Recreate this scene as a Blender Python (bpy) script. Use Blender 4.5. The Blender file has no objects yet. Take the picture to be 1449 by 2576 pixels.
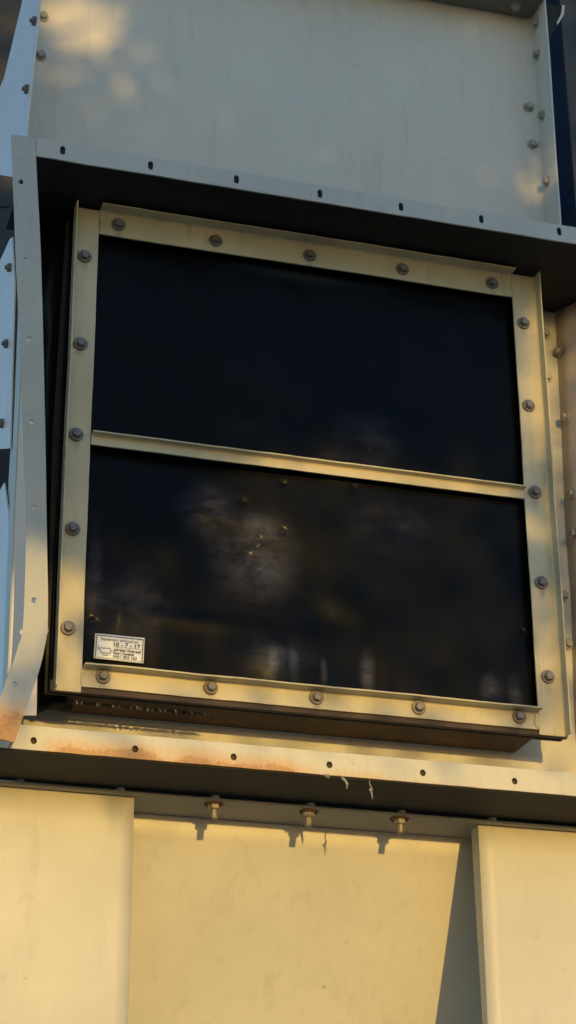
import bpy, bmesh, math, random
from mathutils import Vector, Matrix, noise

# ------------------------------------------------------------------ camera, sky, sun, exposure
ZG = 2.75                       # height of the vent panel's bottom edge above the ground
FPX = 5083.0                    # focal length in pixels of a 1449 px wide picture (zoomed phone lens)
CAM = Vector((-0.5372678, -3.1282943, -1.1389009 + ZG))
RX = Vector((0.95809723, -0.28637327, -0.00632831))      # camera right
RY = Vector((0.11488240, 0.40440371, -0.90733658))       # camera down
RZ = Vector((0.26239614, 0.86858966, 0.42035732))        # camera forward
sc = bpy.context.scene
cd = bpy.data.cameras.new('camera'); cam = bpy.data.objects.new('camera', cd)
sc.collection.objects.link(cam); sc.camera = cam
cam.matrix_world = Matrix(((RX.x, -RY.x, -RZ.x, CAM.x), (RX.y, -RY.y, -RZ.y, CAM.y), (RX.z, -RY.z, -RZ.z, CAM.z), (0, 0, 0, 1)))
cd.sensor_fit = 'HORIZONTAL'; cd.sensor_width = 36.0; cd.lens = 36.0 * FPX / 1449.0
cd.clip_start = 0.05; cd.clip_end = 500
sc.render.resolution_x = 576; sc.render.resolution_y = 1024

SUN = Vector((-0.02, -1.0, 0.075)).normalized()          # towards the sun
w = bpy.data.worlds.new('World'); sc.world = w; w.use_nodes = True
wn = w.node_tree.nodes; wl = w.node_tree.links; wn.clear()
sky = wn.new('ShaderNodeTexSky'); sky.sky_type = 'NISHITA'; sky.sun_disc = False
sky.sun_elevation = math.asin(SUN.z); sky.sun_rotation = math.atan2(SUN.x, SUN.y)
sky.air_density = 1.0; sky.dust_density = 0.25; sky.ozone_density = 2.8
bg = wn.new('ShaderNodeBackground'); bg.inputs['Strength'].default_value = 0.15
wo = wn.new('ShaderNodeOutputWorld')
wl.new(sky.outputs[0], bg.inputs[0]); wl.new(bg.outputs[0], wo.inputs[0])
sl = bpy.data.lights.new('sun', 'SUN'); so = bpy.data.objects.new('sun', sl); sc.collection.objects.link(so)
sl.energy = 0.98; sl.angle = math.radians(0.53); sl.color = (1.0, 0.66, 0.19)
so.rotation_euler = SUN.to_track_quat('Z', 'Y').to_euler(); so.location = (0, -6, 8)
sc.view_settings.view_transform = 'Standard'; sc.view_settings.look = 'None'
sc.view_settings.gamma = 1.0; sc.view_settings.use_curve_mapping = False
sc.view_settings.exposure = 1.55

# ------------------------------------------------------------------ helpers
random.seed(7)
R = random.random
def U(a, b): return a + (b - a) * R()
def ray(px, py):
    return (RX * ((px - 724.5) / FPX) + RY * ((py - 1288.0) / FPX) + RZ)
def atY(px, py, y):
    d = ray(px, py); return CAM + d * ((y - CAM.y) / d.y)
def atX(px, py, x):
    d = ray(px, py); return CAM + d * ((x - CAM.x) / d.x)
def atZ(px, py, z):
    d = ray(px, py); return CAM + d * ((z + ZG - CAM.z) / d.z)
def pix(p):
    q = Vector(p) - CAM; k = FPX / q.dot(RZ)
    return (q.dot(RX) * k + 724.5, q.dot(RY) * k + 1288.0)
def V(x, y, z): return Vector((x, y, z + ZG))

COL = sc.collection
def thing(name, loc, label, cat, group=None):
    o = bpy.data.objects.new(name, None); COL.objects.link(o); o.location = loc
    o.empty_display_size = 0.1
    o['label'] = label; o['category'] = cat
    if group: o['group'] = group
    return o
def wloc(o):
    l = Vector((0, 0, 0))
    while o is not None:
        l += o.location; o = o.parent
    return l
def link_mesh(name, me, parent, mat, centre):
    o = bpy.data.objects.new(name, me); COL.objects.link(o)
    if mat is not None: me.materials.append(mat)
    o.location = centre - (wloc(parent) if parent else Vector((0, 0, 0)))
    o.parent = parent
    return o
def from_bm(name, bm, mat, parent=None, smooth=False, bevel=0.0, at_base=False):
    bmesh.ops.recalc_face_normals(bm, faces=bm.faces[:])
    vs = [v.co for v in bm.verts]
    lo = Vector((min(v.x for v in vs), min(v.y for v in vs), min(v.z for v in vs)))
    hi = Vector((max(v.x for v in vs), max(v.y for v in vs), max(v.z for v in vs)))
    c = (lo + hi) / 2
    if at_base: c.z = lo.z
    for v in bm.verts: v.co = v.co - c
    if smooth:
        for f in bm.faces: f.smooth = True
    me = bpy.data.meshes.new(name); bm.to_mesh(me); bm.free()
    o = link_mesh(name, me, parent, mat, c)
    if bevel > 0:
        m = o.modifiers.new('bevel', 'BEVEL'); m.width = bevel; m.segments = 2; m.limit_method = 'ANGLE'; m.angle_limit = math.radians(40)
    return o
def box(bm, x0, x1, y0, y1, z0, z1):
    v = [bm.verts.new((x, y, z)) for x in (x0, x1) for y in (y0, y1) for z in (z0, z1)]
    for f in ((0, 1, 3, 2), (4, 6, 7, 5), (0, 4, 5, 1), (2, 3, 7, 6), (0, 2, 6, 4), (1, 5, 7, 3)):
        bm.faces.new([v[i] for i in f])
def zbox(name, mat, parent, x0, x1, y0, y1, z0, z1, bevel=0.0):
    bm = bmesh.new(); box(bm, x0, x1, y0, y1, z0 + ZG, z1 + ZG)
    return from_bm(name, bm, mat, parent, bevel=bevel)
def prism(name, mat, parent, pts, off, holes=(), bevel=0.0):
    """flat plate: outline of 3-D points, hole outlines, thickness vector"""
    bm = bmesh.new(); edges = []
    for loop in [pts] + list(holes):
        vs = [bm.verts.new(p) for p in loop]
        for i in range(len(vs)): edges.append(bm.edges.new((vs[i], vs[(i + 1) % len(vs)])))
    if holes:
        bmesh.ops.triangle_fill(bm, edges=edges, use_beauty=True, use_dissolve=False)
    else:
        bm.faces.new(bm.verts[:])
    r = bmesh.ops.extrude_face_region(bm, geom=bm.faces[:])
    bmesh.ops.translate(bm, verts=[g for g in r['geom'] if isinstance(g, bmesh.types.BMVert)], vec=off)
    return from_bm(name, bm, mat, parent, bevel=bevel)
def circle(c, u, v, r, n=14, ry=None, jit=0.0):
    ry = ry or r
    return [c + u * (r * math.cos(2 * math.pi * i / n) * (1 + jit * U(-1, 1))) + v * (ry * math.sin(2 * math.pi * i / n)) for i in range(n)]
EX, EY, EZ = Vector((1, 0, 0)), Vector((0, 1, 0)), Vector((0, 0, 1))
def warped(name, mat, parent, p00, p10, p11, p01, nx, nz, amp, scale, thick=0.0025, extra=None, seed=0.0):
    """sheet with slight oil-canning: bilinear grid pushed along its normal by low noise, with thickness"""
    n = (p10 - p00).cross(p01 - p00).normalized()
    bm = bmesh.new(); g = []
    for j in range(nz + 1):
        row = []
        for i in range(nx + 1):
            a, b = i / nx, j / nz
            p = (p00 * (1 - a) + p10 * a) * (1 - b) + (p01 * (1 - a) + p11 * a) * b
            d = amp * noise.noise(Vector((p.x * scale + seed, p.z * scale, p.y * scale)))
            if extra: d += extra(p, a, b)
            row.append(bm.verts.new(p + n * d))
        g.append(row)
    for j in range(nz):
        for i in range(nx): bm.faces.new((g[j][i], g[j][i + 1], g[j + 1][i + 1], g[j + 1][i]))
    o = from_bm(name, bm, mat, parent, smooth=True)
    m = o.modifiers.new('thickness', 'SOLIDIFY'); m.thickness = thick; m.offset = 0
    return o

# ------------------------------------------------------------------ materials
def nodes(name):
    m = bpy.data.materials.new(name); m.use_nodes = True
    t = m.node_tree; b = t.nodes['Principled BSDF']
    return m, t, b
def N(t, kind, **kw):
    n = t.nodes.new(kind)
    for k, v in kw.items(): setattr(n, k, v)
    return n
def noise_tex(t, pos, scale, detail=4, rough=0.55, vec_scale=None):
    n = N(t, 'ShaderNodeTexNoise'); n.inputs['Scale'].default_value = scale
    n.inputs['Detail'].default_value = detail; n.inputs['Roughness'].default_value = rough
    if vec_scale:
        mp = N(t, 'ShaderNodeVectorMath', operation='MULTIPLY'); mp.inputs[1].default_value = vec_scale
        t.links.new(pos, mp.inputs[0]); t.links.new(mp.outputs[0], n.inputs['Vector'])
    else: t.links.new(pos, n.inputs['Vector'])
    return n.outputs['Fac']
def ramp(t, fac, a, b):
    r = N(t, 'ShaderNodeMapRange'); r.inputs['From Min'].default_value = a; r.inputs['From Max'].default_value = b
    t.links.new(fac, r.inputs['Value']); return r.outputs[0]
def mix(t, fac, c1, c2):
    m = N(t, 'ShaderNodeMix', data_type='RGBA')
    if isinstance(fac, float): m.inputs[0].default_value = fac
    else: t.links.new(fac, m.inputs[0])
    for s, c in ((6, c1), (7, c2)):
        if isinstance(c, tuple): m.inputs[s].default_value = (*c, 1)
        else: t.links.new(c, m.inputs[s])
    return m.outputs[2]
def mul(t, a, b):
    m = N(t, 'ShaderNodeMath', operation='MULTIPLY')
    for i, s in enumerate((a, b)):
        if isinstance(s, (int, float)): m.inputs[i].default_value = s
        else: t.links.new(s, m.inputs[i])
    return m.outputs[0]
def paint(name, col, rough=0.42, grime=0.5, rust=None, dirt=(0.16, 0.14, 0.11), mottled=0.10, stains=()):
    """weathered painted sheet steel; rust = list of (x0,x1,zlow,zhigh,amount): stains rising from an edge"""
    m, t, b = nodes(name)
    pos = N(t, 'ShaderNodeNewGeometry').outputs['Position']
    big = noise_tex(t, pos, 5.0, 5, 0.6); fine = noise_tex(t, pos, 95.0, 3, 0.6)
    streak = noise_tex(t, pos, 1.0, 4, 0.6, (38.0, 38.0, 5.0))
    spots = noise_tex(t, pos, 26.0, 6, 0.7)
    c = mix(t, ramp(t, big, 0.35, 0.7), col, tuple(x * (1 - mottled) for x in col))
    c = mix(t, mul(t, ramp(t, fine, 0.35, 0.75), 0.10), c, tuple(min(1, x * 1.2) for x in col))
    c = mix(t, mul(t, ramp(t, streak, 0.56, 0.80), grime * 0.35), c, dirt)
    c = mix(t, mul(t, ramp(t, spots, 0.62, 0.78), grime * 0.55), c, dirt)
    scr = noise_tex(t, pos, 1.0, 3, 0.5, (150.0, 150.0, 11.0)); scr2 = noise_tex(t, pos, 2.3, 3, 0.5)
    c = mix(t, mul(t, mul(t, ramp(t, scr, 0.66, 0.74), ramp(t, scr2, 0.48, 0.62)), grime * 0.5), c, tuple(x * 0.55 for x in col))
    chip = noise_tex(t, pos, 55.0, 2, 0.5)
    c = mix(t, mul(t, ramp(t, chip, 0.78, 0.80), min(1.0, grime * 1.2)), c, (0.13, 0.085, 0.055))
    for (sx_, sy_, am_) in stains:                       # grime rings and short runs below bolts
        c_ = atY(sx_, sy_, 0.0)
        for dz_, rx_, rz_, k_ in ((-0.001, .0205, .0205, .55), (-0.016, .009, .024, .8)):
            v1 = N(t, 'ShaderNodeVectorMath', operation='SUBTRACT'); t.links.new(pos, v1.inputs[0]); v1.inputs[1].default_value = c_ + Vector((0, 0, dz_))
            v2 = N(t, 'ShaderNodeVectorMath', operation='MULTIPLY'); t.links.new(v1.outputs[0], v2.inputs[0]); v2.inputs[1].default_value = (1 / rx_, 0, 1 / rz_)
            v3 = N(t, 'ShaderNodeVectorMath', operation='LENGTH'); t.links.new(v2.outputs[0], v3.inputs[0])
            c = mix(t, mul(t, mul(t, ramp(t, v3.outputs['Value'], 1.0, 0.3), am_ * k_), ramp(t, spots, 0.35, 0.62)), c, (0.17, 0.12, 0.075))
    rg = rough
    if rust:
        sep = N(t, 'ShaderNodeSeparateXYZ'); t.links.new(pos, sep.inputs[0])
        tot = None
        wob = noise_tex(t, pos, 11.0, 6, 0.68)
        for (x0, x1, z0, z1, amt) in rust:
            fx = N(t, 'ShaderNodeMath', operation='SUBTRACT'); t.links.new(sep.outputs[0], fx.inputs[0]); fx.inputs[1].default_value = (x0 + x1) / 2
            ab = N(t, 'ShaderNodeMath', operation='ABSOLUTE'); t.links.new(fx.outputs[0], ab.inputs[0])
            gx = ramp(t, ab.outputs[0], (x1 - x0) / 2, (x1 - x0) / 2 * 0.45)
            gz = ramp(t, sep.outputs[2], z1 + ZG, z0 + ZG)
            k = mul(t, mul(t, gx, gz), amt)
            if tot is None: tot = k
            else:
                mx = N(t, 'ShaderNodeMath', operation='MAXIMUM'); t.links.new(tot, mx.inputs[0]); t.links.new(k, mx.inputs[1]); tot = mx.outputs[0]
        drip = noise_tex(t, pos, 1.0, 5, 0.7, (70.0, 70.0, 9.0)); pit = noise_tex(t, pos, 130.0, 5, 0.75)
        ad = N(t, 'ShaderNodeMath', operation='ADD'); t.links.new(tot, ad.inputs[0]); t.links.new(mul(t, wob, 0.75), ad.inputs[1])
        a2 = N(t, 'ShaderNodeMath', operation='ADD'); t.links.new(ad.outputs[0], a2.inputs[0]); t.links.new(mul(t, drip, 0.35), a2.inputs[1])
        a3 = N(t, 'ShaderNodeMath', operation='ADD'); t.links.new(a2.outputs[0], a3.inputs[0]); t.links.new(mul(t, pit, 0.30), a3.inputs[1])
        gate = ramp(t, tot, 0.02, 0.2)
        soft = mul(t, ramp(t, a3.outputs[0], 0.85, 1.35), gate); hard = mul(t, ramp(t, a3.outputs[0], 1.22, 1.36), gate)
        rc = mix(t, ramp(t, pit, 0.35, 0.65), (0.68, 0.37, 0.10), (0.56, 0.24, 0.05))
        c = mix(t, mul(t, soft, 0.78), c, rc)
        c = mix(t, mul(t, hard, 0.42), c, mix(t, ramp(t, pit, 0.4, 0.6), (0.40, 0.16, 0.035), (0.20, 0.075, 0.02)))
    t.links.new(c, b.inputs['Base Color'])
    rr = N(t, 'ShaderNodeMapRange'); rr.inputs['To Min'].default_value = rg - 0.08; rr.inputs['To Max'].default_value = rg + 0.14
    t.links.new(big, rr.inputs['Value']); t.links.new(rr.outputs[0], b.inputs['Roughness'])
    bp = N(t, 'ShaderNodeBump'); bp.inputs['Strength'].default_value = 0.12; bp.inputs['Distance'].default_value = 0.002
    t.links.new(spots, bp.inputs['Height']); t.links.new(bp.outputs[0], b.inputs['Normal'])
    return m
def plain(name, col, rough=0.5, metal=0.0, var=0.25, scale=40.0, bump=0.1, col2=None, spec=0.5, vary=None):
    m, t, b = nodes(name)
    pos = N(t, 'ShaderNodeNewGeometry').outputs['Position']
    n = noise_tex(t, pos, scale, 5, 0.65)
    c = mix(t, ramp(t, n, 0.3, 0.7), col, col2 or tuple(x * (1 - var) for x in col))
    if vary:
        oi = N(t, 'ShaderNodeObjectInfo').outputs['Random']
        c = mix(t, mul(t, ramp(t, oi, 0.25, 1.0), 0.75), c, vary)
    t.links.new(c, b.inputs['Base Color']); b.inputs['Roughness'].default_value = rough; b.inputs['Metallic'].default_value = metal
    b.inputs['Specular IOR Level'].default_value = spec
    if bump:
        bp = N(t, 'ShaderNodeBump'); bp.inputs['Strength'].default_value = bump; bp.inputs['Distance'].default_value = 0.001
        t.links.new(n, bp.inputs['Height']); t.links.new(bp.outputs[0], b.inputs['Normal'])
    return m

BP = [(213, 645), (203, 865), (192, 1093), (183, 1330), (171, 1580), (298, 565), (542, 605), (779, 642), (1012, 677), (1238, 712),
      (1317, 813), (1330, 1021), (1346, 1238), (1362, 1466), (1378, 1703), (259, 1702), (530, 1730), (796, 1755), (1053, 1780), (1306, 1803)]
M = {}
M['casing'] = paint('casing_paint', (0.63, 0.575, 0.485), 0.48, 0.45, mottled=0.07)
M['side'] = paint('side_paint', (0.76, 0.65, 0.56), 0.34, 0.3, mottled=0.06)
M['housing'] = paint('housing_paint', (0.56, 0.52, 0.41), 0.48, 0.7)
M['flange'] = paint('slotted_flange_paint', (0.52, 0.50, 0.44), 0.45, 0.6)
M['lowflange'] = paint('low_flange_paint', (0.62, 0.575, 0.44), 0.5, 0.6,
                       rust=[(-0.06, 0.22, -0.152, -0.100, 1.1), (0.10, 0.46, -0.152, -0.103, 1.0), (0.36, 0.60, -0.150, -0.115, 0.6), (-0.1, 0.9, -0.145, -0.130, 0.5)])
M['bar'] = paint('bent_bar_paint', (0.45, 0.445, 0.39), 0.45, 0.5,
                 rust=[(-0.30, 0.10, -0.13, -0.055, 0.95)])
M['frame'] = paint('frame_paint', (0.59, 0.505, 0.315), 0.36, 1.1, mottled=0.26, stains=[(x_, y_, U(.25, .8)) for x_, y_ in BP])
M['hopper'] = paint('hopper_paint', (0.67, 0.62, 0.50), 0.46, 0.42, mottled=0.12)
M['leg'] = paint('leg_paint', (0.58, 0.535, 0.43), 0.46, 0.45, mottled=0.12)
M['rust'] = plain('rusted_collar', (0.10, 0.055, 0.025), 0.8, 0, 0.5, 30, 0.3, (0.05, 0.028, 0.014))
M['underside'] = plain('shade_dark_underside', (0.018, 0.0145, 0.012), 0.75, 0, 0.4, 18, 0.2)  # shade of the undersides put into a near-black base colour
M['hole_dark'] = plain('hole_black', (0.012, 0.012, 0.013), 0.55, 0, 0.3, 60, 0.15)  # black put where the slots and the duct hole are only dark inside
M['film'] = plain('black_plastic_film', (0.010, 0.010, 0.012), 0.36, 0, 0.3, 25, 0.2, spec=0.3)
M['zinc'] = plain('dull_zinc', (0.23, 0.22, 0.215), 0.5, 0.45, 0.3, 220, 0.15, (0.13, 0.12, 0.115), vary=(0.20, 0.135, 0.085))
M['nut'] = plain('rusty_nut', (0.36, 0.33, 0.29), 0.5, 0.4, 0.3, 200, 0.2, (0.20, 0.15, 0.11))
M['rwash'] = plain('rusted_washer', (0.10, 0.045, 0.02), 0.8, 0.1, 0.4, 160, 0.3, (0.16, 0.08, 0.04))
M['painted_bolt'] = plain('painted_bolt', (0.50, 0.47, 0.40), 0.5, 0, 0.2, 150, 0.1, (0.30, 0.27, 0.22), vary=(0.28, 0.24, 0.19))
M['white'] = plain('sticker_white', (0.74, 0.74, 0.76), 0.35, 0, 0.08, 60, 0.0)
M['ink'] = plain('sticker_ink', (0.05, 0.05, 0.06), 0.6, 0, 0.2, 90, 0.0)
M['pale_ink'] = plain('sticker_pale_ink', (0.42, 0.42, 0.43), 0.6, 0, 0.2, 90, 0.0)
M['blue'] = plain('navy_cladding', (0.035, 0.058, 0.115), 0.32, 0, 0.2, 12, 0.05)
M['duct'] = plain('dark_brown_duct', (0.022, 0.021, 0.021), 0.6, 0, 0.3, 10, 0.1)
M['dark_upright'] = plain('dark_upright_paint', (0.006, 0.010, 0.015), 0.45, 0, 0.3, 8, 0.05)
M['joint'] = paint('joint_plate_paint', (0.38, 0.345, 0.25), 0.55, 0.8)
M['backing'] = plain('brown_black_gasket', (0.028, 0.018, 0.013), 0.7, 0, 0.4, 40, 0.3)
M['packing'] = plain('brown_packing', (0.085, 0.054, 0.038), 0.75, 0, 0.5, 30, 0.3, (0.045, 0.028, 0.020))
M['rail'] = plain('brown_rail', (0.24, 0.205, 0.16), 0.6, 0, 0.3, 14, 0.1)
M['web'] = plain('dusty_web', (0.33, 0.31, 0.28), 0.85, 0, 0.3, 120, 0.0)

# membrane: black vinyl, sheen painted into the colour as soft dusty patches
m, t, b = nodes('black_membrane'); M['membrane'] = m
pos = N(t, 'ShaderNodeNewGeometry').outputs['Position']
d1 = noise_tex(t, pos, 4.2, 5, 0.6); d2 = noise_tex(t, pos, 1.0, 5, 0.7, (14.0, 14.0, 34.0)); sm = noise_tex(t, pos, 140.0, 3, 0.6)
tot = mul(t, ramp(t, d1, 0.50, 0.80), 0.04)
for (cx_, cy_, rx_, rz_, am_) in ((640, 1400, .115, .115, 1.0), (520, 1275, .075, .065, .8), (650, 1330, .05, .04, .7), (925, 1110, .085, .085, .55), (860, 1180, .06, .05, .5), (690, 1650, .10, .06, .6),
                                  (330, 1530, .10, .11, .5), (235, 1480, .025, .16, .7), (925, 1690, .020, .06, 1.0), (738, 1672, .014, .045, .9), (685, 1668, .014, .05, 1.0), (815, 1690, .010, .035, .8), (1295, 1745, .02, .05, .9), (1235, 1740, .03, .05, .6), (1000, 1330, .13, .08, .3), (640, 1080, .08, .04, .25)):
    c_ = atY(cx_, cy_, 0.022)
    v1 = N(t, 'ShaderNodeVectorMath', operation='SUBTRACT'); t.links.new(pos, v1.inputs[0]); v1.inputs[1].default_value = c_
    v2 = N(t, 'ShaderNodeVectorMath', operation='MULTIPLY'); t.links.new(v1.outputs[0], v2.inputs[0]); v2.inputs[1].default_value = (1 / rx_, 0, 1 / rz_)
    v3 = N(t, 'ShaderNodeVectorMath', operation='LENGTH'); t.links.new(v2.outputs[0], v3.inputs[0])
    g_ = N(t, 'ShaderNodeMapRange', interpolation_type='SMOOTHSTEP'); g_.inputs['From Min'].default_value = 1.0; g_.inputs['From Max'].default_value = 0.0
    t.links.new(v3.outputs['Value'], g_.inputs['Value'])
    ad_ = N(t, 'ShaderNodeMath', operation='ADD'); t.links.new(tot, ad_.inputs[0]); t.links.new(mul(t, g_.outputs[0], am_), ad_.inputs[1]); tot = ad_.outputs[0]
d3 = noise_tex(t, pos, 9.0, 6, 0.68)
dust_sheen = mul(t, tot, mul(t, ramp(t, d2, 0.25, 0.75), ramp(t, d3, 0.30, 0.72)))
t.links.new(mix(t, dust_sheen, (0.0012, 0.0013, 0.0018), (0.145, 0.140, 0.170)), b.inputs['Base Color'])
rr = N(t, 'ShaderNodeMapRange'); rr.inputs['To Min'].default_value = 0.34; rr.inputs['To Max'].default_value = 0.50
t.links.new(d2, rr.inputs['Value']); t.links.new(rr.outputs[0], b.inputs['Roughness'])
b.inputs['Specular IOR Level'].default_value = 0.06; b.inputs['Coat Weight'].default_value = 0.085; b.inputs['Coat Roughness'].default_value = 0.19
bp = N(t, 'ShaderNodeBump'); bp.inputs['Strength'].default_value = 0.08; bp.inputs['Distance'].default_value = 0.001
t.links.new(sm, bp.inputs['Height']); t.links.new(bp.outputs[0], b.inputs['Normal'])

# ------------------------------------------------------------------ fasteners (shared meshes)
def lathe_mesh(name, prof, n, mat, smooth=False, hexes=()):
    bm = bmesh.new(); rings = []
    for k, (r, z) in enumerate(prof):
        nn = n
        rings.append([bm.verts.new((r * math.cos(2 * math.pi * i / nn), r * math.sin(2 * math.pi * i / nn), z)) for i in range(nn)])
    for a, c in zip(rings, rings[1:]):
        for i in range(n): bm.faces.new((a[i], a[(i + 1) % n], c[(i + 1) % n], c[i]))
    bm.faces.new(rings[-1]); bm.faces.new(rings[0][::-1])
    bmesh.ops.recalc_face_normals(bm, faces=bm.faces[:])
    me = bpy.data.meshes.new(name); bm.to_mesh(me); bm.free(); me.materials.append(mat)
    return me
def hex_mesh(name, r, h, mat): return lathe_mesh(name, [(r, 0), (r, h * 0.82), (r * 0.84, h)], 6, mat)
def wash_mesh(name, r, h, mat): return lathe_mesh(name, [(r, 0), (r, h * 0.6), (r * 0.93, h)], 20, mat)
ME = dict(
    head=hex_mesh('bolt_head', 0.0082, 0.0075, M['zinc']), wash=wash_mesh('washer', 0.0128, 0.0026, M['zinc']),
    phead=hex_mesh('painted_head', 0.0085, 0.008, M['painted_bolt']), pwash=wash_mesh('painted_washer', 0.0115, 0.002, M['painted_bolt']),
    nut=hex_mesh('nut', 0.0108, 0.0085, M['nut']), rwash=wash_mesh('rusted_washer', 0.0165, 0.003, M['rwash']),
    shank=lathe_mesh('shank', [(0.0062, 0), (0.0062, 0.024), (0.0054, 0.0255)], 12, M['nut']),
    znut=hex_mesh('side_nut', 0.0088, 0.0075, M['zinc']), zshank=lathe_mesh('side_shank', [(0.0042, 0), (0.0042, 0.0105), (0.0036, 0.0115)], 10, M['zinc']))
def orient(n, spin):
    return (Vector(n).to_track_quat('Z', 'Y').to_matrix() @ Matrix.Rotation(spin, 3, 'Z')).to_euler()
def fastener(parent, p, n, kind='bolt', parts=(('wash', 0.0), ('head', 0.0026)), names=('washer', None)):
    """bolt = the last mesh; earlier ones are its sub-parts"""
    n = Vector(n).normalized()
    tilt = (n + Vector((U(-.07, .07), U(-.07, .07), U(-.07, .07)))).normalized()
    main = parts[-1]
    o = bpy.data.objects.new(kind, ME[main[0]]); COL.objects.link(o); o.parent = parent
    o.rotation_euler = orient(tilt, U(0, 6.28)); o.location = Vector(p) + n * main[1] - wloc(parent)
    for (mk, off), nm in zip(parts[:-1], names):
        s = bpy.data.objects.new(nm, ME[mk]); COL.objects.link(s); s.parent = o
        s.location = (0, 0, off - main[1]); s.rotation_euler = (0, 0, U(0, 6.28))
    return o

# ------------------------------------------------------------------ ground
bm = bmesh.new()
vs = [bm.verts.new(p) for p in ((-120, -160, 0), (120, -160, 0), (120, 60, 0), (-120, 60, 0))]; bm.faces.new(vs)
g = from_bm('ground', bm, plain('dry_ground', (0.34, 0.31, 0.25), 0.95, 0, 0.35, 3.0, 0.3), None); g['kind'] = 'structure'

# ------------------------------------------------------------------ upper casing
YP = 0.02; YF = -0.055
uc = thing('upper_casing', V(0.45, 0.1, 0.99), 'tall plain grey-cream sheet steel casing above the slotted flange', 'casing')
tl, bl = atY(97, 0, YF), atY(66, 340, YF); tr, br = atY(1372, 5, YF), atY(1410, 560, YF)
def ext(a, b, z):                      # point on the line a-b at height z
    k = (z + ZG - a.z) / (b.z - a.z); return a + (b - a) * k
ZTOP, ZB = 1.80, 0.985
Lb, Lt, Rb, Rt = ext(tl, bl, ZB), ext(tl, bl, ZTOP), ext(tr, br, ZB), ext(tr, br, ZTOP)
back = Vector((0, YP - YF, 0))
warped('back_plate', M['casing'], uc, Lb + back, Rb + back, Rt + back, Lt + back, 40, 24, 0.0, 3.2, seed=1.3, extra=lambda p, a, b: 0.004 * noise.noise(Vector((p.x * 3.2, p.z * 3.2, 1.3))) * min(1, 8 * a, 8 * (1 - a)))
# right side flange: bend of 14 mm radius from the back plate, then straight to the front edge, 4 mm thick
def flange_sheet(name, parent, b0, b1, inward, mat, th=0.004, rad=0.016):
    prof = [(inward * rad * 2.6, YP + 0.0025)]
    for k in range(7):
        a = k / 6 * math.pi / 2
        prof.append((inward * (rad - rad * math.sin(a)), YP - 0.001 - (rad - rad * math.cos(a))))
    prof.append((0, YF))
    bm = bmesh.new(); rows = []
    NZ = 18
    for j in range(NZ + 1):
        b = b0.lerp(b1, j / NZ); r = []
        for q, (dx, y) in enumerate(prof):
            wv = 0.0012 * noise.noise(Vector((b.z * 9, q * 0.3, 4))) if q == len(prof) - 1 else 0
            r.append(bm.verts.new((b.x + dx + wv, y, b.z)))
        rows.append(r)
    for a, c in zip(rows, rows[1:]):
        for i in range(len(prof) - 1): bm.faces.new((a[i], a[i + 1], c[i + 1], c[i]))
    o = from_bm(name, bm, mat, parent, smooth=True)
    s = o.modifiers.new('thickness', 'SOLIDIFY'); s.thickness = th; s.offset = 0
    return o
flange_sheet('side_flange', uc, Rb, Rt, -1, M['casing'])
flange_sheet('side_flange', uc, Lb, Lt, 1, M['casing'])
# left outer cheek, facing left, its rear edge raked
XL = Lb.x - 0.006
def cheek(name, pts, x, parent, mat, th=0.003):
    return prism(name, mat, parent, [atX(px, py, x + (0.0)) for px, py in pts], Vector((th, 0, 0)), bevel=0.0006)
dx = Lt.x - Lb.x
pA = [atX(68, 352, XL), atX(93, 8, XL), atX(97, -60, XL), atX(44, -60, XL), atX(41, 5, XL), atX(-2, 192, XL), atX(-60, 330, XL), atX(-60, 430, XL), atX(36, 446, XL), atX(60, 450, XL)]
for p in pA: p.x += dx * (p.z - Lb.z) / (Lt.z - Lb.z)
prism('side_cheek', M['side'], uc, pA, Vector((-0.003, 0, 0)), bevel=0.0006)
# top rail
TZ = atY(1200, 26, YP).z - ZG
trail = zbox('top_rail', M['rail'], uc, Lt.x + 0.03, Rt.x + 0.004, YF - 0.02, YP - 0.004, TZ, TZ + 0.05, bevel=0.002)
fastener(uc, atZ(1297, 15, TZ), (0, 0, -1), 'bolt', (('pwash', 0), ('phead', .002)))
gp = [atY(1373, 8, YF + .02), atY(1418, 14, YF + .02), atY(1416, 40, YF + .02), atY(1376, 106, YF + .02)]
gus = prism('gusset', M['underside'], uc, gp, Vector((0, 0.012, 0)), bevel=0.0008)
prism('gusset_lip', M['casing'], gus, [atY(1414, 12, YF + .016), atY(1421, 14, YF + .016), atY(1419, 36, YF + .016), atY(1403, 62, YF + .016), atY(1401, 56, YF + .016), atY(1412, 34, YF + .016)], Vector((0, 0.003, 0)))
XR = lambda z: Rb.x + (Rt.x - Rb.x) * (z - Rb.z) / (Rt.z - Rb.z) - 0.002
for px, py in ((1352, 58), (1353, 138), (1366, 290), (1378, 457)):
    p = atX(px, py, XR(atY(px, py, -.03).z)); fastener(uc, p, (-1, 0, 0), 'bolt', (('pwash', 0), ('phead', .002)))
for px, py in ((1329, 270), (1339, 364), (108, 42), (102, 140)):
    p = atY(px, py, YP - .003); fastener(uc, p, (0, -1, 0), 'bolt', (('pwash', 0), ('phead', .002)))
for px, py in ((74, 52), (60, 224)):
    p = atX(px + 6, py, XL - .003); p.x = Lb.x - 0.009 + dx * (p.z - Lb.z) / (Lt.z - Lb.z)
    fastener(uc, p, (-1, 0, 0), 'nut', (('zshank', 0), ('znut', 0.0)), ('shank',))

# ------------------------------------------------------------------ vent housing
YH = -0.13; YBK = 0.125; YL = -0.10
vh = thing('vent_housing', V(0.45, 0.1, -0.14), 'recessed cream steel housing with bolted flanges around the black vent panel', 'housing')
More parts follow.
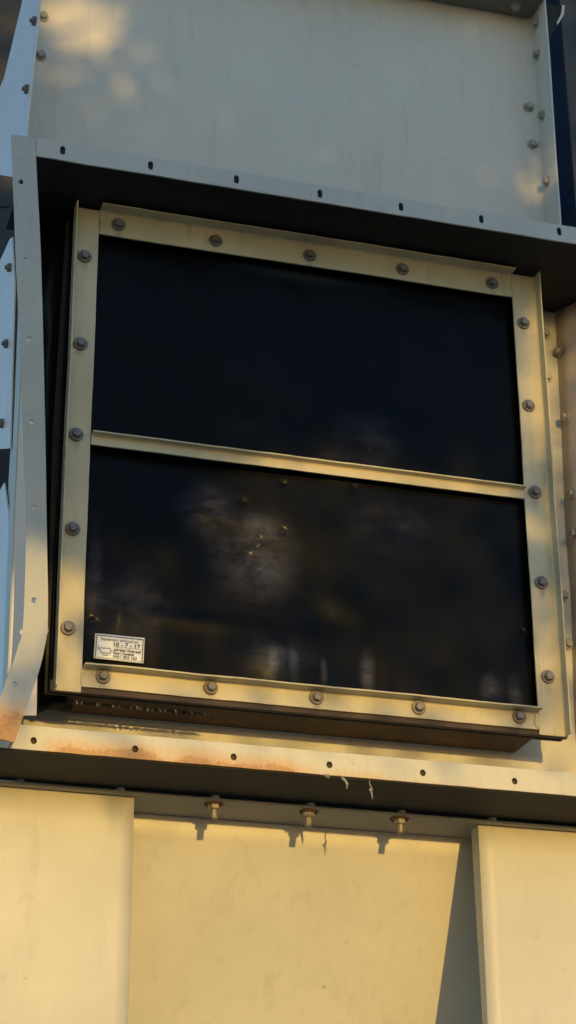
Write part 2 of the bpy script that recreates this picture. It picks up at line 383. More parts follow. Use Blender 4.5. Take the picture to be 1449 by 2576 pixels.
# slotted flange
xl, xr = -0.097, 1.30
slots = []
for px, py in ((158, 378), (379, 416), (595, 451), (805, 487), (1009, 520), (1211, 551), (1407, 582)):
    c = atY(px, py, YH); slots.append(c)
dxs = slots[6].x - slots[5].x; slots += [slots[6] + EX * dxs, slots[6] + EX * 2 * dxs]
def slot(c, hw=0.0047, hh=0.0092, n=5):
    pts = []
    for k in range(n + 1):
        a = math.pi * k / n; pts.append(c + EX * hw * math.cos(a) + EZ * (hh - hw + hw * math.sin(a)))
    for k in range(n + 1):
        a = math.pi + math.pi * k / n; pts.append(c + EX * hw * math.cos(a) - EZ * (hh - hw - hw * math.sin(a)))
    return pts
NB = 44
botl = [V(xl + (xr - xl) * i / NB, YH, 0.9525 + 0.0012 * noise.noise(Vector((i * .5, 0, 0)))) for i in range(NB + 1)]
sf = prism('slotted_flange', M['flange'], vh, botl + [V(xr, YH, 0.990), V(xl, YH, 0.9905)], Vector((0, 0.004, 0)), [slot(c) for c in slots], bevel=0.0005)
zbox('dark_backing', M['hole_dark'], sf, xl + .004, xr, YH + 0.0065, YH + 0.0095, 0.958, 0.986)  # added black strip that gives the slots the dark of a shaded cavity
# hood plate behind the flange: seen from below
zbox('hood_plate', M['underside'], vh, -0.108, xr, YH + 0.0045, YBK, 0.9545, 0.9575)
# back sheet
warped('back_sheet', M['housing'], vh, V(-0.074, YBK, -0.138), V(1.07, YBK, -0.138), V(1.07, YBK, 0.953), V(-0.074, YBK, 0.953), 30, 30, 0.0012, 4.0, seed=5)
# right wall, slightly ragged base seam
bmw = bmesh.new(); rows = []
pw0, pw1 = atY(1396, 745, YBK), atY(1436, 1560, YBK)
for j in range(41):
    z = -0.139 + (0.9535 + 0.139) * j / 40
    x = pw0.x + (pw1.x - pw0.x) * (z + ZG - pw0.z) / (pw1.z - pw0.z)
    r = []
    for i in range(9):
        y = YBK - 0.003 + (YH + 0.02 - YBK + 0.003) * i / 8
        bulge = 0.15 * (i / 8) ** 1.15 + 0.003 * noise.noise(Vector((z * 5, i * .4, 9)))
        r.append(bmw.verts.new((x + bulge, y, z + ZG)))
    rows.append(r)
for a, c in zip(rows, rows[1:]):
    for i in range(8): bmw.faces.new((a[i], a[i + 1], c[i + 1], c[i]))
rw = from_bm('right_wall', bmw, M['side'], vh, smooth=True)
s = rw.modifiers.new('thickness', 'SOLIDIFY'); s.thickness = 0.003; s.offset = 0
for px, py in ((1407, 884), (1424, 1050), (1441, 1243), (1447, 1342)):
    z = atY(px, py, YBK - .03).z
    x = pw0.x + (pw1.x - pw0.x) * (z - pw0.z) / (pw1.z - pw0.z) - .0015
    fastener(vh, atX(px, py, x), (-1, 0, 0), 'bolt', (('pwash', 0), ('phead', .002)))
for px, py in ((1371, 840), (1377, 948), (1416, 1498), (1428, 1620)):
    fastener(vh, atY(px, py, YBK - .003), (0, -1, 0), 'bolt', (('pwash', 0), ('phead', .002)))
# left wall of the recess and the folded strips on its outside
zbox('left_wall', M['housing'], vh, -0.0755, -0.0725, -0.010, YBK - 0.003, -0.103, 0.952)
YC = -0.015
cl = [atY(66, 600, YC), atY(58, 850, YC), atY(52, 1000, YC), atY(40, 1250, YC), atY(27, 1600, YC), atY(18, 1800, YC)]
cr = [atY(118, 600, YC), atY(118, 1800, YC)]
prism('front_strip', M['side'], vh, cl + [atY(92, 1800, YC), atY(94, 1690, YC), atY(98, 600, YC)], Vector((0, 0.003, 0)), bevel=0.0005)
# narrow return behind the strip's left edge
bmr = bmesh.new(); rr_ = []
for p in cl:
    rr_.append([bmr.verts.new(p + Vector((-0.001, 0.0035, 0))), bmr.verts.new(p + Vector((0.0, 0.062, 0)))])
for a, c in zip(rr_, rr_[1:]): bmr.faces.new((a[0], a[1], c[1], c[0]))
o = from_bm('strip_return', bmr, M['housing'], vh); s = o.modifiers.new('thickness', 'SOLIDIFY'); s.thickness = 0.002; s.offset = 0
XA = cl[2].x + 0.0035
def lean(p):
    k = (p.z - cl[0].z) / (cl[-1].z - cl[0].z); p.x += (cl[0].x + (cl[-1].x - cl[0].x) * k) - cl[2].x; return p
pB = [lean(atX(a_, b_, XA)) for a_, b_ in ((44, 598), (38, 604), (-2, 692), (-70, 830), (-70, 1128), (14, 1130), (30, 1128), (40, 900), (48, 720))]
prism('side_cheek', M['side'], vh, pB, Vector((-0.003, 0, 0)), bevel=0.0006)
pC = [lean(atX(a_, b_, XA)) for a_, b_ in ((14, 1215), (-2, 1245), (-70, 1400), (-70, 1900), (10, 1900), (18, 1560), (24, 1300))]
prism('side_cheek', M['side'], vh, pC, Vector((-0.003, 0, 0)), bevel=0.0006)
for px, py in ((36, 675), (25, 866), (11, 1066)):
    fastener(vh, lean(atX(px, py, XA - .003)), (-1, 0, 0), 'nut', (('zshank', 0), ('znut', 0.0)), ('shank',))
# lower flange
holes = []
for px, py in ((85, 1863), (340, 1884), (588, 1904), (829, 1924), (1064, 1944), (1295, 1965)):
    holes.append(atY(px, py, YL))
holes += [holes[5] + EX * 0.157, holes[5] + EX * 0.314]
NB = 50
top = [V(1.30 + (-0.069 - 1.30) * i / NB, YL, -0.0995 + 0.0011 * noise.noise(Vector((i * .6, 3, 0)))) for i in range(NB + 1)]
botl = [V(-0.098 + 1.398 * i / NB, YL, -0.1395 + 0.0008 * noise.noise(Vector((i * .7, 8, 0)))) for i in range(NB + 1)]
lf = prism('lower_flange', M['lowflange'], vh, botl + top + [V(-0.098, YL, -0.124)], Vector((0, 0.004, 0)), [circle(c, EX, EZ, 0.0052, 12, 0.0058, 0.06) for c in holes], bevel=0.0005)
zbox('dark_backing', M['rust'], lf, -0.06, 1.29, YL + 0.007, YL + 0.011, -0.135, -0.103)  # added brown strip behind the holes so they look dark
zbox('ledge_plate', M['housing'], vh, -0.069, 1.29, YL + 0.0125, YBK - 0.0035, -0.106, -0.104)
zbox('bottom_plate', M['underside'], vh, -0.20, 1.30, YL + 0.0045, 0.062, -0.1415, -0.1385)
lp = zbox('joint_plate', M['joint'], vh, -0.20, 1.30, 0.050, 0.165, -0.1515, -0.1475)
# bolts hanging under the joint plate
for px, py in ((48, 1966), (300, 1984), (538, 2006), (776, 2025), (1005, 2044), (1232, 2062)):
    p = atZ(px, py, -0.1515); p.y = 0.068
    q = atY(px, py, 0.068); p.x = q.x; p.z = -0.1515 + ZG
    if 400 < px < 1100:
        fastener(vh, p, (0, 0, -1), 'hanging_bolt', (('rwash', 0), ('shank', 0.001), ('nut', 0.003)), ('washer', 'shank'))
    hd = fastener(vh, V(p.x, 0.058, -0.1475), (0, 0, 1), 'bolt', (('phead', 0.0),), ())

# brown collar that carries the vent panel
bmc = bmesh.new()
x0, x1, z0, z1, y0, y1 = 0.035, 0.872, 0.006, 0.925, 0.041, YBK - 0.0025
for a in ((x0, x1, z0, z0 + .003), (x0, x1, z1 - .003, z1), (x0, x0 + .003, z0 + .0031, z1 - .0031), (x1 - .003, x1, z0 + .0031, z1 - .0031)):
    box(bmc, a[0], a[1], y0, y1, a[2] + ZG, a[3] + ZG)
from_bm('collar', bmc, M['rust'], vh)

# ------------------------------------------------------------------ vent panel
H = 0.9496; W = 0.92
vp = thing('explosion_vent', V(W / 2, 0.02, 0), 'black membrane vent panel in a bolted cream frame with a white service sticker', 'vent')
def angle_bar(name, axis, a0, a1, b0, b1, lip_at, lip=0.028, th=0.004):
    """flat strip in the plane Y=0 with a lip standing forward on one edge. axis 'x' or 'z': length direction"""
    bm = bmesh.new()
    prof = []
    l0 = lip_at == 'hi'
    if l0: prof = [(b0, 0), (b0, th), (b1, th), (b1, -lip), (b1 - 0.003, -lip), (b1 - 0.003, -0.003), (b1 - 0.006, 0)]
    else: prof = [(b1, 0), (b1, th), (b0, th), (b0, -lip), (b0 + 0.003, -lip), (b0 + 0.003, -0.003), (b0 + 0.006, 0)]
    NS = 48; rows = []
    sd = R() * 50
    for k in range(NS + 1):
        s_ = a0 + (a1 - a0) * k / NS
        r = []
        for (q, y) in prof:
            wv = 0.0011 * noise.noise(Vector((s_ * 6, sd, 0))) + 0.0005 * noise.noise(Vector((s_ * 40, sd, q * 30))); wy = 0.0012 * noise.noise(Vector((s_ * 5, sd, 7)))
            lipw = 0.0010 * noise.noise(Vector((s_ * 14, sd, 3))) if y == -lip else 0
            r.append(bm.verts.new((s_, y + wy + lipw, q + wv + ZG) if axis == 'x' else (q + wv, y + wy + lipw, s_ + ZG)))
        rows.append(r)
    for a, c in zip(rows, rows[1:]):
        for i in range(len(prof)): bm.faces.new((a[i], a[(i + 1) % len(prof)], c[(i + 1) % len(prof)], c[i]))
    bm.faces.new(rows[0]); bm.faces.new(rows[-1][::-1])
    return from_bm(name, bm, M['frame'], vp, bevel=0.0007)
xi0 = atY(228, 1122, 0).x; xi1 = atY(1320, 1236, 0).x
bar_w = xi0
angle_bar('frame_bar', 'z', 0.0, H - .004, 0.0, bar_w, 'lo', 0.024)
angle_bar('frame_bar', 'z', 0.001, H - .001, xi1, W, 'hi', 0.024)
zt0 = atY(760, 666, 0).z - ZG
angle_bar('frame_bar', 'x', bar_w + .0006, xi1 - .0006, zt0, H - .002, 'hi', 0.026)
zb1 = atY(780, 1733, 0).z - ZG; zb0 = atY(780, 1781, 0).z - ZG
angle_bar('frame_bar', 'x', bar_w + .0006, xi1 - .0006, zb0, zb1, 'hi', 0.024)
zm1 = atY(780, 1160, 0).z - ZG; zm0 = atY(780, 1187, 0).z - ZG
angle_bar('middle_bar', 'x', bar_w + .0006, xi1 - .0006, zm0, zm1, 'hi', 0.014)
for px, py in BP: fastener(vp, atY(px, py, -0.0015), (0, -1, 0))
def bead(pts, rad):
    bm = bmesh.new(); prev = None
    P_ = [atY(a, b, -0.0005) for a, b in pts]; n = 14
    for k in range(n + 1):
        f_ = k / n * (len(P_) - 1); i_ = min(int(f_), len(P_) - 2); p = P_[i_].lerp(P_[i_ + 1], f_ - i_)
        rr2 = rad * (0.75 + 0.55 * R()) * (0.35 if k in (0, n) else 1); p = p + EX * U(-.0012, .0012)
        ring = [bm.verts.new(p + EX * rr2 * math.cos(q * math.pi / 4) + EY * rr2 * .6 * math.sin(q * math.pi / 4)) for q in range(8)]
        if prev:
            for q in range(8): bm.faces.new((prev[q], prev[(q + 1) % 8], ring[(q + 1) % 8], ring[q]))
        prev = ring
    from_bm('sealant_bead', bm, M['frame'], vp, smooth=True)
bead([(1347, 1788), (1350, 1805), (1350, 1820), (1356, 1834)], 0.0048)
bead([(211, 1682), (208, 1700), (206, 1722)], 0.0024)
bead([(255, 552), (254, 578)], 0.0022)
bead([(1288, 702), (1289, 735)], 0.0022)
# membrane with dents, puckers and wrinkles
YM = 0.022
def g2(p, c, rx, rz): return math.exp(-((p.x - c.x) / rx) ** 2 - ((p.z - c.z) / rz) ** 2)
dents = [(648, 1350, .006, .004, -.005), (657, 1366, .004, .004, .004), (712, 1336, .005, .006, -.004), (640, 1384, .008, .006, .003), (653, 1432, .004, .004, -.003),
         (713, 1216, .007, .005, -.0022), (612, 1260, .009, .007, -.002), (887, 1226, .007, .012, -.002), (560, 1300, .05, .012, .003), (470, 1560, .09, .014, .004), (300, 1470, .014, .07, .004), (820, 1560, .05, .03, -.005),
         (1313, 1587, .004, .004, -.003), (232, 1562, .007, .006, -.005), (238, 1480, .006, .05, .003), (640, 1400, .08, .06, -.006), (520, 1265, .04, .03, .004),
         (930, 1090, .06, .06, .006), (690, 1660, .05, .035, .006), (320, 1540, .03, .05, .004), (765, 690, .12, .012, .004), (960, 1125, .03, .02, -.003)]
dents = [(atY(a, b, YM), c, d, e) for a, b, c, d, e in dents]
puck = [(atY(a, 1700 + (a - 700) * .1, YM).x, wd, am) for a, wd, am in ((400, .012, .005), (450, .02, -.004), (685, .010, .006), (738, .009, -.005), (815, .007, .004), (925, .009, -.006), (975, .012, .004), (1235, .016, .005), (1300, .010, -.005))]
zlow = zb1
def memb(p, a, b):
    q = Vector((p.x, 0, p.z)); d = 0
    for c, rx, rz, am in dents:
        if abs(p.x - c.x) < 3 * rx and abs(p.z - c.z) < 3 * rz: d += 0.8 * am * g2(p, c, rx, rz)
    h = p.z - ZG - zlow
    for x, wd, am in puck: d += 0.42 * am * math.exp(-((p.x - x) / wd) ** 2) * math.exp(-abs(h) / 0.045)
    d += 0.007 * noise.noise(Vector((p.x * 4.5, p.z * 3.6, 2.2)))
    d += 0.0012 * noise.noise(Vector((p.x * 16 + p.z * 6, p.z * 12 - p.x * 8, 7.7)))
    return d
mem = warped('membrane', M['membrane'], vp, V(-0.004, YM, 0.006), V(W + .001, YM, 0.006), V(W + .001, YM, H - .004), V(-0.004, YM, H - .004), 310, 310, 0.0, 1.0, thick=0.002, extra=memb)
# black backing strip with a ragged lower edge, showing past the frame
N_ = 60
lo = [V(-0.008 + (W + .012) * i / N_, 0.034, 0.005 + 0.001 * noise.noise(Vector((i * .9, 1, 1)))) for i in range(N_ + 1)]
bk = prism('backing', M['backing'], vp, lo + [V(W + .004, 0.034, H - .01), V(-0.012 + .004 * 1, 0.034, H - .012), V(-0.015, 0.034, 0.5), V(-0.011, 0.034, 0.25)], Vector((0, 0.006, 0)))
zbox('packing_strip', M['packing'], vp, -0.004, W + .005, 0.0048, YM - 0.006, 0.0008, 0.020, bevel=0.001)
zbox('packing_strip', M['packing'], vp, -0.004, W + .005, YM + 0.006, 0.0330, 0.0030, 0.020, bevel=0.001)
# service sticker
s00, s10, s11, s01 = (atY(a, b, YM - .005) for a, b in ((235, 1656), (361, 1669), (364, 1605), (239, 1593)))
bm = bmesh.new()
grid = []
for j in range(7):
    grid.append([])
    for i in range(13):
        a, b_ = i / 12, j / 6
        p = (s00 * (1 - a) + s10 * a) * (1 - b_) + (s01 * (1 - a) + s11 * a) * b_
        grid[-1].append(bm.verts.new(p + Vector((0, 0.0012 * noise.noise(Vector((a * 2, b_ * 2, 4))), 0))))
for j in range(6):
    for i in range(12): bm.faces.new((grid[j][i], grid[j][i + 1], grid[j + 1][i + 1], grid[j + 1][i]))
st = from_bm('service_sticker', bm, M['white'], vp, smooth=True)
sm_ = st.modifiers.new('thickness', 'SOLIDIFY'); sm_.thickness = 0.0004; sm_.offset = 0
st['label'] = 'white service sticker with printed lines and a handwritten date'
su = (s10 - s00).normalized(); sw = (s10 - s00).length; sh = (s01 - s00).length; sv_ = (s01 - s00).normalized(); sn = su.cross(sv_).normalized()
if sn.y > 0: sn = -sn
def on_sticker(u, v): return s00 + su * (u * sw) + sv_ * (v * sh) + sn * 0.0022
def lettering(txt, u, v, h, width, mat, bold=0.0):
    cu = bpy.data.curves.new('t', 'FONT'); cu.body = txt; cu.size = 1.0; cu.offset = bold
    to = bpy.data.objects.new('t', cu); COL.objects.link(to)
    bpy.context.view_layer.update()
    me = bpy.data.meshes.new_from_object(to.evaluated_get(bpy.context.evaluated_depsgraph_get()))
    bpy.data.objects.remove(to); bpy.data.curves.remove(cu)
    xs = [v_.co.x for v_ in me.vertices]; ys = [v_.co.y for v_ in me.vertices]
    kx = width * sw / (max(xs) - min(xs)); ky = h * sh / 0.72
    o0 = on_sticker(u, v)
    for v_ in me.vertices:
        c = v_.co; c2 = o0 + su * ((c.x - min(xs)) * kx) + sv_ * (c.y * ky); v_.co = c2 - o0
    me.name = 'lettering'
    return link_mesh('lettering', me, st, mat, o0)
lettering('Equipment serviced on:', 0.13, 0.76, 0.105, 0.75, M['ink'], 0.004)
lettering('10 - 7 - 17', 0.385, 0.565, 0.155, 0.53, M['ink'], 0.02)
lettering('Adelaide Dust and', 0.385, 0.375, 0.10, 0.54, M['ink'], 0.03)
lettering('Fume Control', 0.385, 0.245, 0.10, 0.41, M['ink'], 0.03)
lettering('0437 003 163', 0.385, 0.105, 0.11, 0.47, M['ink'], 0.008)
def strokes(name, polylines, wd, mat):
    bm = bmesh.new(); o0 = on_sticker(.5, .5)
    for pl in polylines:
        P_ = [on_sticker(*q) - o0 for q in pl]
        for a, c in zip(P_, P_[1:]):
            d = (c - a).normalized(); nn = d.cross(sn) * (wd / 2); e = d * (wd / 2)
            bm.faces.new([bm.verts.new(x) for x in (a - e + nn, c + e + nn, c + e - nn, a - e - nn)])
    me = bpy.data.meshes.new(name); bm.to_mesh(me); bm.free()
    return link_mesh(name, me, st, mat, o0)
strokes('border', [[(.035, .05), (.035, .93), (.965, .93), (.965, .05)]], 0.0011, M['ink'])
strokes('rule', [[(.40, .53), (.93, .53)]], 0.0007, M['pale_ink'])
strokes('emblem', [[(.075, .38), (.075, .52)], [(.08, .45), (.12, .36), (.13, .28), (.18, .25), (.31, .26), (.33, .30), (.33, .42), (.30, .45), (.12, .45)], [(.17, .17), (.28, .17)], [(.35, .36), (.37, .36)]], 0.0012, M['pale_ink'])

# black plastic skirt added behind the panel's left side to darken the shaded gap
pf = thing('added_dark_skirt', V(-0.05, 0.10, -0.02), 'added crumpled black plastic skirt darkening the shaded gap behind the left frame bar', 'plastic sheet')
bm = bmesh.new(); rows = []
for j in range(61):
    z = -0.012 + 0.962 * j / 60; r = []
    for i in range(15):
        a = i / 14
        x = -0.0715 + 0.117 * a
        zz = z + (0.006 * noise.noise(Vector((a * 9, 0, 3))) if j == 0 else 0)
        y = 0.098 - 0.010 * noise.noise(Vector((x * 30, z * 3, 1))) - 0.004 * noise.noise(Vector((x * 60, z * 12, 6)))
        if a > 0.55: y -= 0.035 * min(1, (a - 0.55) / 0.12)
        r.append(bm.verts.new((x, y, zz + ZG)))
    rows.append(r)
for a, c in zip(rows, rows[1:]):
    for i in range(14): bm.faces.new((a[i], a[i + 1], c[i + 1], c[i]))
o = from_bm('sheet', bm, M['film'], pf, smooth=True); s = o.modifiers.new('thickness', 'SOLIDIFY'); s.thickness = 0.001
# torn shiny edge along the bottom of the wrap
bm = bmesh.new(); prev = None
for i in range(90):
    a = i / 89; x = 0.03 + 0.25 * a
    z = -0.003 + 0.006 * noise.noise(Vector((i * .45, 5, 5))); y = 0.036 + 0.004 * noise.noise(Vector((i * .5, 9, 5)))
    z2 = -0.008 + 0.006 * noise.noise(Vector((i * .6, 15, 5))); y2 = 0.037 + 0.006 * noise.noise(Vector((i * .7, 19, 5)))
    cur = (bm.verts.new((x, y, z + ZG)), bm.verts.new((x, y2, z2 + ZG)))
    if prev: bm.faces.new((prev[0], cur[0], cur[1], prev[1]))
    prev = cur
o = from_bm('torn_edge', bm, M['film'], pf); s = o.modifiers.new('thickness', 'SOLIDIFY'); s.thickness = 0.0008

# ------------------------------------------------------------------ bent angle bar
YB = -0.136
ba = thing('bent_angle_bar', V(-0.1, YB, -0.13), 'loose painted steel angle bar bent outward at its rusty lower end', 'angle bar')
Lp = [(28, 338), (34, 480), (40, 650), (52, 900), (60, 1150), (65, 1278), (64, 1400), (62, 1493), (56, 1592), (48, 1618), (30, 1676), (15, 1713), (0, 1757), (-16, 1805), (-30, 1850)]
Rp = [(88, 346), (95, 480), (103, 640), (110, 900), (115, 1150), (117, 1278), (119, 1400), (121, 1500), (120.5, 1578), (122.5, 1588), (119, 1594), (107, 1656), (92, 1708), (80, 1743), (57, 1806), (36, 1868)]
def dep(py): return YB + (0.0 if py < 1560 else -0.026 * min(1, (py - 1590) / 280) if py > 1590 else 0.0)
lo_ = [atY(a, b, dep(b)) for a, b in Lp]; ro_ = [atY(a, b, dep(b)) for a, b in Rp]
bm = bmesh.new(); edges = []
hol = [atY(a, b, dep(b)) for a, b in ((53, 457), (65, 653), (73, 853), (79, 1062), (86, 1277), (86, 1510), (38, 1722))]
# resample the outline smoothly
def smooth_line(P_, n=2):
    out = []
    for i in range(len(P_) - 1):
        p0 = P_[max(i - 1, 0)]; p1 = P_[i]; p2 = P_[i + 1]; p3 = P_[min(i + 2, len(P_) - 1)]
        for k in range(n):
            t_ = k / n
            out.append(0.5 * ((2 * p1) + (p2 - p0) * t_ + (2 * p0 - 5 * p1 + 4 * p2 - p3) * t_ ** 2 + (3 * p1 - p0 - 3 * p2 + p3) * t_ ** 3))
    out.append(P_[-1]); return out
ls, rs = smooth_line(lo_), smooth_line(ro_)
for k, p in enumerate(ls): p.x += 0.0008 * noise.noise(Vector((k * .4, 2, 2)))
face = prism('front_leg', M['bar'], ba, ls + rs[::-1], Vector((0, 0.0035, 0)), [circle(c, EX, EZ, 0.0045, 12, 0.005) for c in hol], bevel=0.0005)
bm = bmesh.new(); prev = None
for k, p in enumerate(rs):
    cur = (bm.verts.new(p + Vector((-0.002, 0.004, 0))), bm.verts.new(p + Vector((-0.002, 0.030, 0))))
    if prev: bm.faces.new((prev[0], cur[0], cur[1], prev[1]))
    prev = cur
o = from_bm('side_leg', bm, M['bar'], ba); s = o.modifiers.new('thickness', 'SOLIDIFY'); s.thickness = 0.0035

# ------------------------------------------------------------------ hopper and support legs
hp = thing('hopper', V(0.4, 0.3, -0.6), 'smooth cream hopper plate sloping inwards between the two support legs', 'hopper')
ht = 0.155
def hop(x, z): return V(x, ht + (-0.150 - z) * 0.58, z)
warped('hopper_plate', M['hopper'], hp, hop(-0.12, -1.15), hop(1.14, -1.15), hop(1.14, -0.152), hop(-0.12, -0.152), 30, 30, 0.003, 3.0, seed=11)
def leg(xa, xb, label, lip=None):
    t_ = thing('support_leg', V((xa + xb) / 2, 0.1, -ZG), label, 'support leg', 'folded steel support legs')
    p00, p10, p11, p01 = V(xa[0], 0.066, -ZG), V(xb[0], 0.066, -ZG), V(xb[1], 0.066, -0.152), V(xa[1], 0.066, -0.152)
    return t_, (p00, p10, p11, p01)
# left leg
zlo = -0.60
def xe(a, b, y):
    p, q = atY(*a, y), atY(*b, y); return lambda z: p.x + (q.x - p.x) * (z + ZG - p.z) / (q.z - p.z)
e1 = xe((338, 1995), (322, 2576), 0.066)
e2 = xe((1206, 2068), (1224, 2576), 0.066)
def front(parent, x0, x1, seed):
    return warped('front_plate', M['leg'], parent, V(x0(-ZG), 0.066, -ZG), V(x1(-ZG), 0.066, -ZG), V(x1(-.1525), 0.066, -.1525), V(x0(-.1525), 0.066, -.1525), 14, 60, 0.0016, 3.0, seed=seed)
l1 = thing('support_leg', V(0.0, 0.1, -ZG), 'cream folded support leg under the rust-stained end of the lower flange', 'support leg', 'folded steel support legs')
xc = lambda z: 0.5 * (e1(-.4) + e1(-.4))
le = lambda z: e1(-0.3) + (e1(-0.5) - e1(-0.3)) * 0 - 0.0
front(l1, lambda z: -0.16, lambda z: e1(-0.35), 3)
zbox('return_plate', M['leg'], l1, e1(-0.35) - 0.0032, e1(-0.35) - .0002, 0.068, 0.130, -ZG, -0.1525)
l2 = thing('support_leg', V(1.0, 0.1, -ZG), 'cream folded support leg casting a wedge of shadow on the hopper plate', 'support leg', 'folded steel support legs')
xr_ = e2(-0.35)
front(l2, lambda z: xr_, lambda z: 1.16, 8)
prism('return_plate', M['leg'], l2, [V(xr_ + .0002, 0.068, -.1525), V(xr_ + .0002, 0.100, -.1525), V(xr_ + .0002, 0.085, -.60), V(xr_ + .0002, 0.085, -ZG), V(xr_ + .0002, 0.068, -ZG)], Vector((0.003, 0, 0)))

# ------------------------------------------------------------------ dusty cobweb shreds under the lower flange
def web(pts, label):
    bm = bmesh.new(); prev = None
    for (px, py, wd) in pts:
        p = atY(px, py, YL + 0.002); 
        wd *= 0.7; p = p + EY * U(-.003, .003)
        cur = (bm.verts.new(p - EX * wd + EY * U(-.002, .002)), bm.verts.new(p + EX * wd + EY * U(-.003, .003)))
        if prev: bm.faces.new((prev[0], prev[1], cur[1], cur[0]))
        prev = cur
    o = from_bm('cobweb_shred', bm, M['web']); o['label'] = label; o['category'] = 'cobweb'; o['group'] = 'cobweb shreds'
    s = o.modifiers.new('thickness', 'SOLIDIFY'); s.thickness = 0.0006
    return o
web([(933, 1957, .001), (930, 1967, .0016), (932, 1975, .0012), (935, 1982, .0028), (931, 1988, .0042), (936, 1996, .0022), (935, 2004, .0012), (937, 2011, .0004)], 'long thin dusty cobweb shred hanging from the lower flange')
web([(855, 1951, .003), (862, 1954, .004), (866, 1960, .0045), (868, 1966, .0035), (872, 1974, .0030), (873, 1982, .0014), (875, 1985, .0004)], 'wide forked dusty cobweb shred hanging from the lower flange')
web([(820, 1948, .0055), (823, 1953, .006), (827, 1956, .004), (826, 1959, .002)], 'short stubby dusty cobweb tuft under the lower flange')

# ------------------------------------------------------------------ behind: navy cladding and a dark duct
cw = thing('metal_wall', Vector((1.9, 0.75, 0)), 'navy blue ribbed metal wall behind the casing', 'wall')
bm = bmesh.new(); prof = []
x = 1.02; YW = 0.62
while x < 4.2:
    for dx_, dy_ in ((0, 0), (0.085, 0), (0.115, 0.055), (0.185, 0.055), (0.215, 0)): prof.append((x + dx_, YW + dy_))
    x += 0.30
lo = [bm.verts.new((a, b_, 0)) for a, b_ in prof]; hi = [bm.verts.new((a, b_, 6.0)) for a, b_ in prof]
for i in range(len(prof) - 1): bm.faces.new((lo[i], lo[i + 1], hi[i + 1], hi[i]))
o = from_bm('cladding', bm, M['blue'], cw); s = o.modifiers.new('thickness', 'SOLIDIFY'); s.thickness = 0.001
sc_ = thing('added_upright', Vector((1.42, 0.5, 0)), 'added near-black upright giving the dark band before the navy ribbed wall', 'dark_upright')  # upright added only to give the dark band beside the wall
cxa, cxb = atY(1428, 250, 0.45).x, atY(1640, 250, 0.45).x
bm = bmesh.new(); box(bm, cxa, cxb, 0.45, 0.47, 0, 6.0); from_bm('front_flange', bm, M['dark_upright'], sc_, bevel=0.003)
bm = bmesh.new(); box(bm, (cxa + cxb) / 2 - .005, (cxa + cxb) / 2 + .005, 0.4705, 0.58, 0, 6.0); from_bm('web', bm, M['dark_upright'], sc_)
du = thing('steel_duct', Vector((-0.6, 1.5, 0)), 'dark brown square steel duct standing behind the left side of the casing', 'duct')
dxa, dxb = atY(-150, 300, 1.3).x, atY(130, 300, 1.3).x
bm = bmesh.new(); box(bm, dxa, dxb, 1.3, 1.7, 0, 6.0); from_bm('shaft', bm, M['duct'], du, bevel=0.01)
for px, py in ((8, 508),):
    p = atY(px, py, 1.2995)
    prism('hole_disc', M['hole_dark'], du, circle(p, EX, EZ, 0.024, 18, 0.017), Vector((0, -0.004, 0)))  # black disc standing for a dark hole in the duct

# ------------------------------------------------------------------ the tree towards the sun that shades the upper half
def shade(px, py):
    """how thick the foliage stands between the sun and this spot of the panel's plane"""
    d = 1.0
    def hole(cx, cy, rx, ry, k=1.0):
        nonlocal d
        e = ((px - cx) / rx) ** 2 + ((py - cy) / ry) ** 2
        d *= 1 - k * max(0, min(1, 1.6 - e))
    edge = 1190 - 0.06 * px + 60 * math.sin(px / 130.0)
    low = max(0.0, min(1.0, (py - edge) / 170))
    d *= 1 - low
    if py > 1000 and py < 1900: d = max(d, 0.03 + 0.30 * max(0, noise.noise(Vector((px / 140, py / 170, 3)))))
    elif py >= 1900 and px > 420: d = max(d, 0.008 * max(0, noise.noise(Vector((px / 260, py / 300, 3))) - 0.1))
    hole(265, 10, 130, 95, .92); hole(150, 118, 64, 48, .9); hole(332, 172, 52, 50, .92); hole(424, 205, 46, 66, .88); hole(225, 225, 70, 40, .9); hole(100, -40, 120, 50)
    hole(1365, 430, 40, 95, .95); hole(1290, 380, 40, 50, .6); hole(1430, 725, 80, 85); hole(1325, 860, 70, 170, 1); hole(1445, 950, 75, 210); hole(1345, 1010, 60, 110)
    hole(900, 1165, 420, 120, 1); hole(510, 1120, 70, 55, .8); hole(930, 1090, 90, 70, .6); hole(1360, 580, 70, 50, .6)
    if 1130 < py < 1560 and px > 1290: d = max(d, 0.45 - 0.4 * abs(py - 1340) / 220)
    return d
def leaf_quads(bm, p, ln, wd):
    a = Vector((U(-1, 1), U(-1, 1), U(-1.6, .3))).normalized(); n = a.cross(Vector((U(-1, 1), U(-1, 1), U(-1, 1)))).normalized()
    m_ = p + a * ln * .45 + n.cross(a) * ln * .06
    bm.faces.new([bm.verts.new(x) for x in (p, m_ + n * wd, p + a * ln, m_ - n * wd)])
D = 6.0
tc = V(0.45, 0, 0.5) + SUN * D
tr_ = thing('gum_tree', Vector((tc.x + 0.5, tc.y, 0)), 'gum tree opposite the casing whose leaves shade the upper plate', 'tree')
bm = bmesh.new(); cnt = 0
random.seed(21)
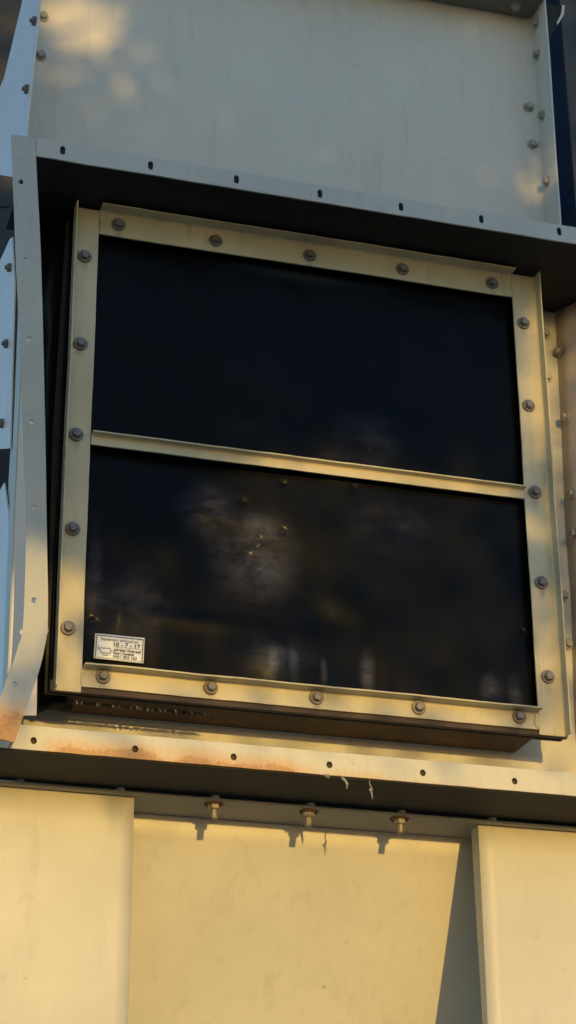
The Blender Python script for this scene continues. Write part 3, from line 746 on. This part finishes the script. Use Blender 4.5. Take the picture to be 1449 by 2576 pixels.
def skinny(bm, a, b_, r0, r1, n=7):
    d = (b_ - a).normalized(); u = d.orthogonal().normalized(); v = d.cross(u)
    A = [bm.verts.new(a + (u * math.cos(6.283 * i / n) + v * math.sin(6.283 * i / n)) * r0) for i in range(n)]
    B = [bm.verts.new(b_ + (u * math.cos(6.283 * i / n) + v * math.sin(6.283 * i / n)) * r1) for i in range(n)]
    for i in range(n): bm.faces.new((A[i], A[(i + 1) % n], B[(i + 1) % n], B[i]))
for k in range(37000):
    dd = D + U(-0.45, 0.45)
    if k < 21000:
        cx, cz = U(-0.25, 1.15), U(-0.75, 1.95)
        px, py = pix(V(cx, 0, cz)); den = shade(px, py)
    else:
        cx, cz = U(-1.9, 2.9), U(-1.15, 3.4)
        if -0.25 < cx < 1.15 and -0.75 < cz < 1.95: continue
        r2 = ((cx - .5) / 2.4) ** 2 + ((cz - 1.2) / 2.3) ** 2
        if r2 > 1 + 0.3 * noise.noise(Vector((cx * 2, cz * 2, 8))): continue
        den = (0.75 if noise.noise(Vector((cx * 1.7, cz * 1.7, 1))) > -0.25 else 0.1) * (0.15 if cz < -0.2 else 1)
    if R() > den: continue
    p = V(cx, 0, cz) + SUN * dd
    leaf_quads(bm, p, U(.10, .16), U(.013, .020)); cnt += 1
from_bm('crown', bm, plain('gum_leaf', (0.07, 0.095, 0.045), 0.5, 0, 0.4, 8, 0, (0.05, 0.06, 0.03)), tr_)
bm = bmesh.new(); base = Vector((tc.x + 2.0, tc.y - 0.5, 0)); fork = Vector((tc.x + 1.9, tc.y - .5, 2.6))
skinny(bm, base, fork, 0.16, 0.11, 10)
for q in ((1.35, -.3, 5.4), (1.7, -.2, 5.9), (2.6, -.4, 5.5), (2.3, .3, 4.6)):
    mid = fork.lerp(Vector((tc.x + q[0], tc.y + q[1], q[2])), .5) + Vector((0.15, 0, .2)); skinny(bm, fork, mid, .07, .045); skinny(bm, mid, Vector((tc.x + q[0], tc.y + q[1], q[2])), .045, .015)
skinny(bm, Vector((tc.x + 1.35, tc.y - .3, 5.4)), Vector((tc.x - .6, tc.y, 6.0)), .03, .01)
from_bm('trunk', bm, plain('gum_bark', (0.30, 0.24, 0.18), 0.9, 0, 0.4, 9, 0.4), tr_)
